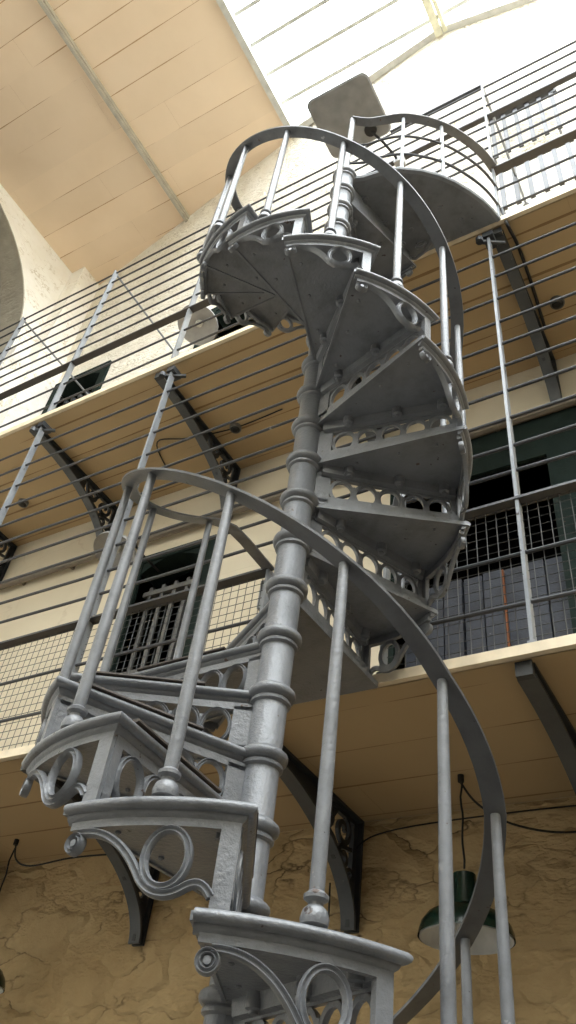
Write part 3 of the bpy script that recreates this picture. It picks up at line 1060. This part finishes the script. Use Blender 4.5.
def cable(label, pts, r=.006, name='wall_cable'):
    P = [Vector(p) for p in pts]; out = []
    for i in range(len(P) - 1):
        p0 = P[max(0, i - 1)]; p1 = P[i]; p2 = P[i + 1]; p3 = P[min(len(P) - 1, i + 2)]
        for j in range(6):
            t = j / 6
            out.append(.5 * ((2 * p1) + (-p0 + p2) * t + (2 * p0 - 5 * p1 + 4 * p2 - p3) * t * t + (-p0 + 3 * p1 - 3 * p2 + p3) * t ** 3))
    out.append(P[-1])
    mb = MB(); mb.tube(out, r, 6)
    return tag(obj(name, mb, M_CABLE, None, 60), label, 'cable')


cable('black cable along the top of the rough wall right of the column', [(-1.82, YW - .03, 2.98), (-1.80, YW - .02, 3.15), (-1.6, YW - .015, 3.22), (-1.0, YW - .015, 3.235), (-.4, YW - .015, 3.225), (.6, YW - .015, 3.23)], .004)
cable('black cable drooping from the right pendant lamp towards the right edge', [(-1.18, 3.2, 3.26), (-1.12, 3.23, 3.17), (-1.0, 3.3, 3.10), (-.8, 3.34, 3.06), (-.6, 3.36, 3.09), (-.35, 3.36, 3.18)], .005)
cable('black cable looping from the left pendant lamp to the scrollwork bracket', [(-3.79, 3.2, 3.27), (-3.75, 3.2, 3.17), (-3.62, 3.2, 3.12), (-3.4, 3.25, 3.16), (-3.2, 3.3, 3.18), (-3.10, 3.35, 3.19)], .005)
cable('looped black cable hanging behind the column beside the middle bracket', [(-2.02, YW - .02, 3.05), (-2.03, YW - .03, 2.85), (-1.98, YW - .05, 2.72), (-1.92, YW - .04, 2.80), (-1.93, YW - .02, 3.0)], .005)
cable('thin black conduit leading down beside the bracket under the upper walkway', [(-.52, YG + .02, 6.42), (-.50, YG + .03, 6.22), (-.49, YG + .2, 6.235), (-.50, YG + .5, 6.235), (-.52, 3.2, 6.235)], .010, 'conduit')
cable('thin cable stapled to the underside of the upper walkway', [(-3.55, 3.25, ZL2 - .008), (-3.45, 2.98, ZL2 - .008), (-3.2, 3.05, ZL2 - .008), (-2.81, 3.11, ZL2 - .008), (-2.4, 3.10, ZL2 - .008)], .005)
for (x, y), lab in (((-4.95, 3.07), 'round junction box under upper walkway near the left edge'),
                    ((-2.81, 3.109), 'small grey junction box under upper walkway left of the column'),
                    ((-.40, 3.07), 'round grey junction box under upper walkway near the right edge')):
    P = thing('junction_box', lab, 'junction box', (x, y, ZL2 - .03), 'junction boxes under the upper walkway')
    mb = MB(); mb.lathe([(.042, 0), (.045, .006), (.045, .03)], 16); obj('box_body', mb, M_DOORGREY, P, 40)
    mb = MB(); mb.lathe([(.018, -.012), (.03, -.002), (.035, .0)], 16); obj('box_lid', mb, M_CABLE, P, 40)
# box on the opening post behind the column
P = thing('switch_box', 'grey electrical box on the walkway post behind the column', 'electrical box', (OP0 - .015, YG + .06, 3.85))
mb = MB(); mb.box(-.05, .05, 0, .05, 0, .16); obj('box_body', mb, M_POST, P, None)
mb = MB(); mb.box(-.03, .03, .01, .04, .16, .18); q = obj('box_lid', mb, M_RUST, P, None); q['label'] = 'rusty red lid'

# barred window guards at upper right
for (z0_, z1_, x0_, x1_, lab) in ((8.86, 9.66, -.70, -.09, 'upper pale barred guard on the white wall at top right'),
                                (7.92, 8.60, -.69, -.07, 'lower pale barred guard just above the handrail at top right')):
    P = thing('barred_guard', lab, 'window guard', (0, 3.2, 0), 'barred guards on the upper wall')
    for i in range(6):
        x = x0_ + (x1_ - x0_) * (i + .3) / 5.6
        mb = MB(); mb.box(x - .019, x + .019, -.008, .008, z0_, z1_); obj('bar', mb, M_RAIL, P, None)
    mb = MB(); mb.box(x0_ - .02, x1_, -.025, .025, z1_ - .012, z1_ + .012); mb.box(x1_ - .03, x1_ + .02, -.012, .012, z1_ - .05, z1_ + .02)
    obj('top_bar', mb, M_RAIL, P, None)
    for x in (x0_, x1_ - .05):
        mb = MB(); mb.box(x, x + .02, 0, YW - 3.2 - .01 - (.22 if z1_ > 9 else 0), z0_ + .05, z0_ + .07); obj('fixing_arm', mb, M_POST, P, None)

# ------------------------------------------------------------------ light
wd = bpy.data.worlds.new('World'); scene.world = wd; wd.use_nodes = True
bg = wd.node_tree.nodes['Background']
bg.inputs[0].default_value = (.93, .97, 1.0, 1); bg.inputs[1].default_value = 9.0
pl = bpy.data.lights.new('skylight_portal', 'AREA'); pl.shape = 'RECTANGLE'; pl.size = 8.2; pl.size_y = 10.0
pl.cycles.is_portal = True
po = bpy.data.objects.new('skylight_portal', pl); COL.objects.link(po)
po.location = ((X1 - 2.75) / 2, -1.9, ZC + .10)
# ------------------------------------------------------------------ camera
yaw, pitch, roll, fpx = radians(-35.51), radians(42.95), radians(8.63), 831.3
fw = Vector((sin(yaw) * cos(pitch), cos(yaw) * cos(pitch), sin(pitch)))
r0 = Vector((cos(yaw), -sin(yaw), 0)); u0 = r0.cross(fw)
rt = r0 * cos(roll) + u0 * sin(roll); up = -r0 * sin(roll) + u0 * cos(roll)
cd = bpy.data.cameras.new('camera'); co = bpy.data.objects.new('camera', cd); COL.objects.link(co)
co.matrix_world = Matrix(((rt.x, up.x, -fw.x, 0), (rt.y, up.y, -fw.y, 0), (rt.z, up.z, -fw.z, 1.6), (0, 0, 0, 1)))
cd.sensor_fit = 'VERTICAL'; cd.sensor_height = 36; cd.lens = fpx / 1024 * 36
cd.clip_start = .02
scene.camera = co
scene.view_settings.view_transform = 'Standard'; scene.view_settings.look = 'None'
scene.view_settings.gamma = 1; scene.view_settings.use_curve_mapping = False
scene.view_settings.exposure = 0.6
scene.cycles.max_bounces = 10; scene.cycles.diffuse_bounces = 6
scene.cycles.use_denoising = True
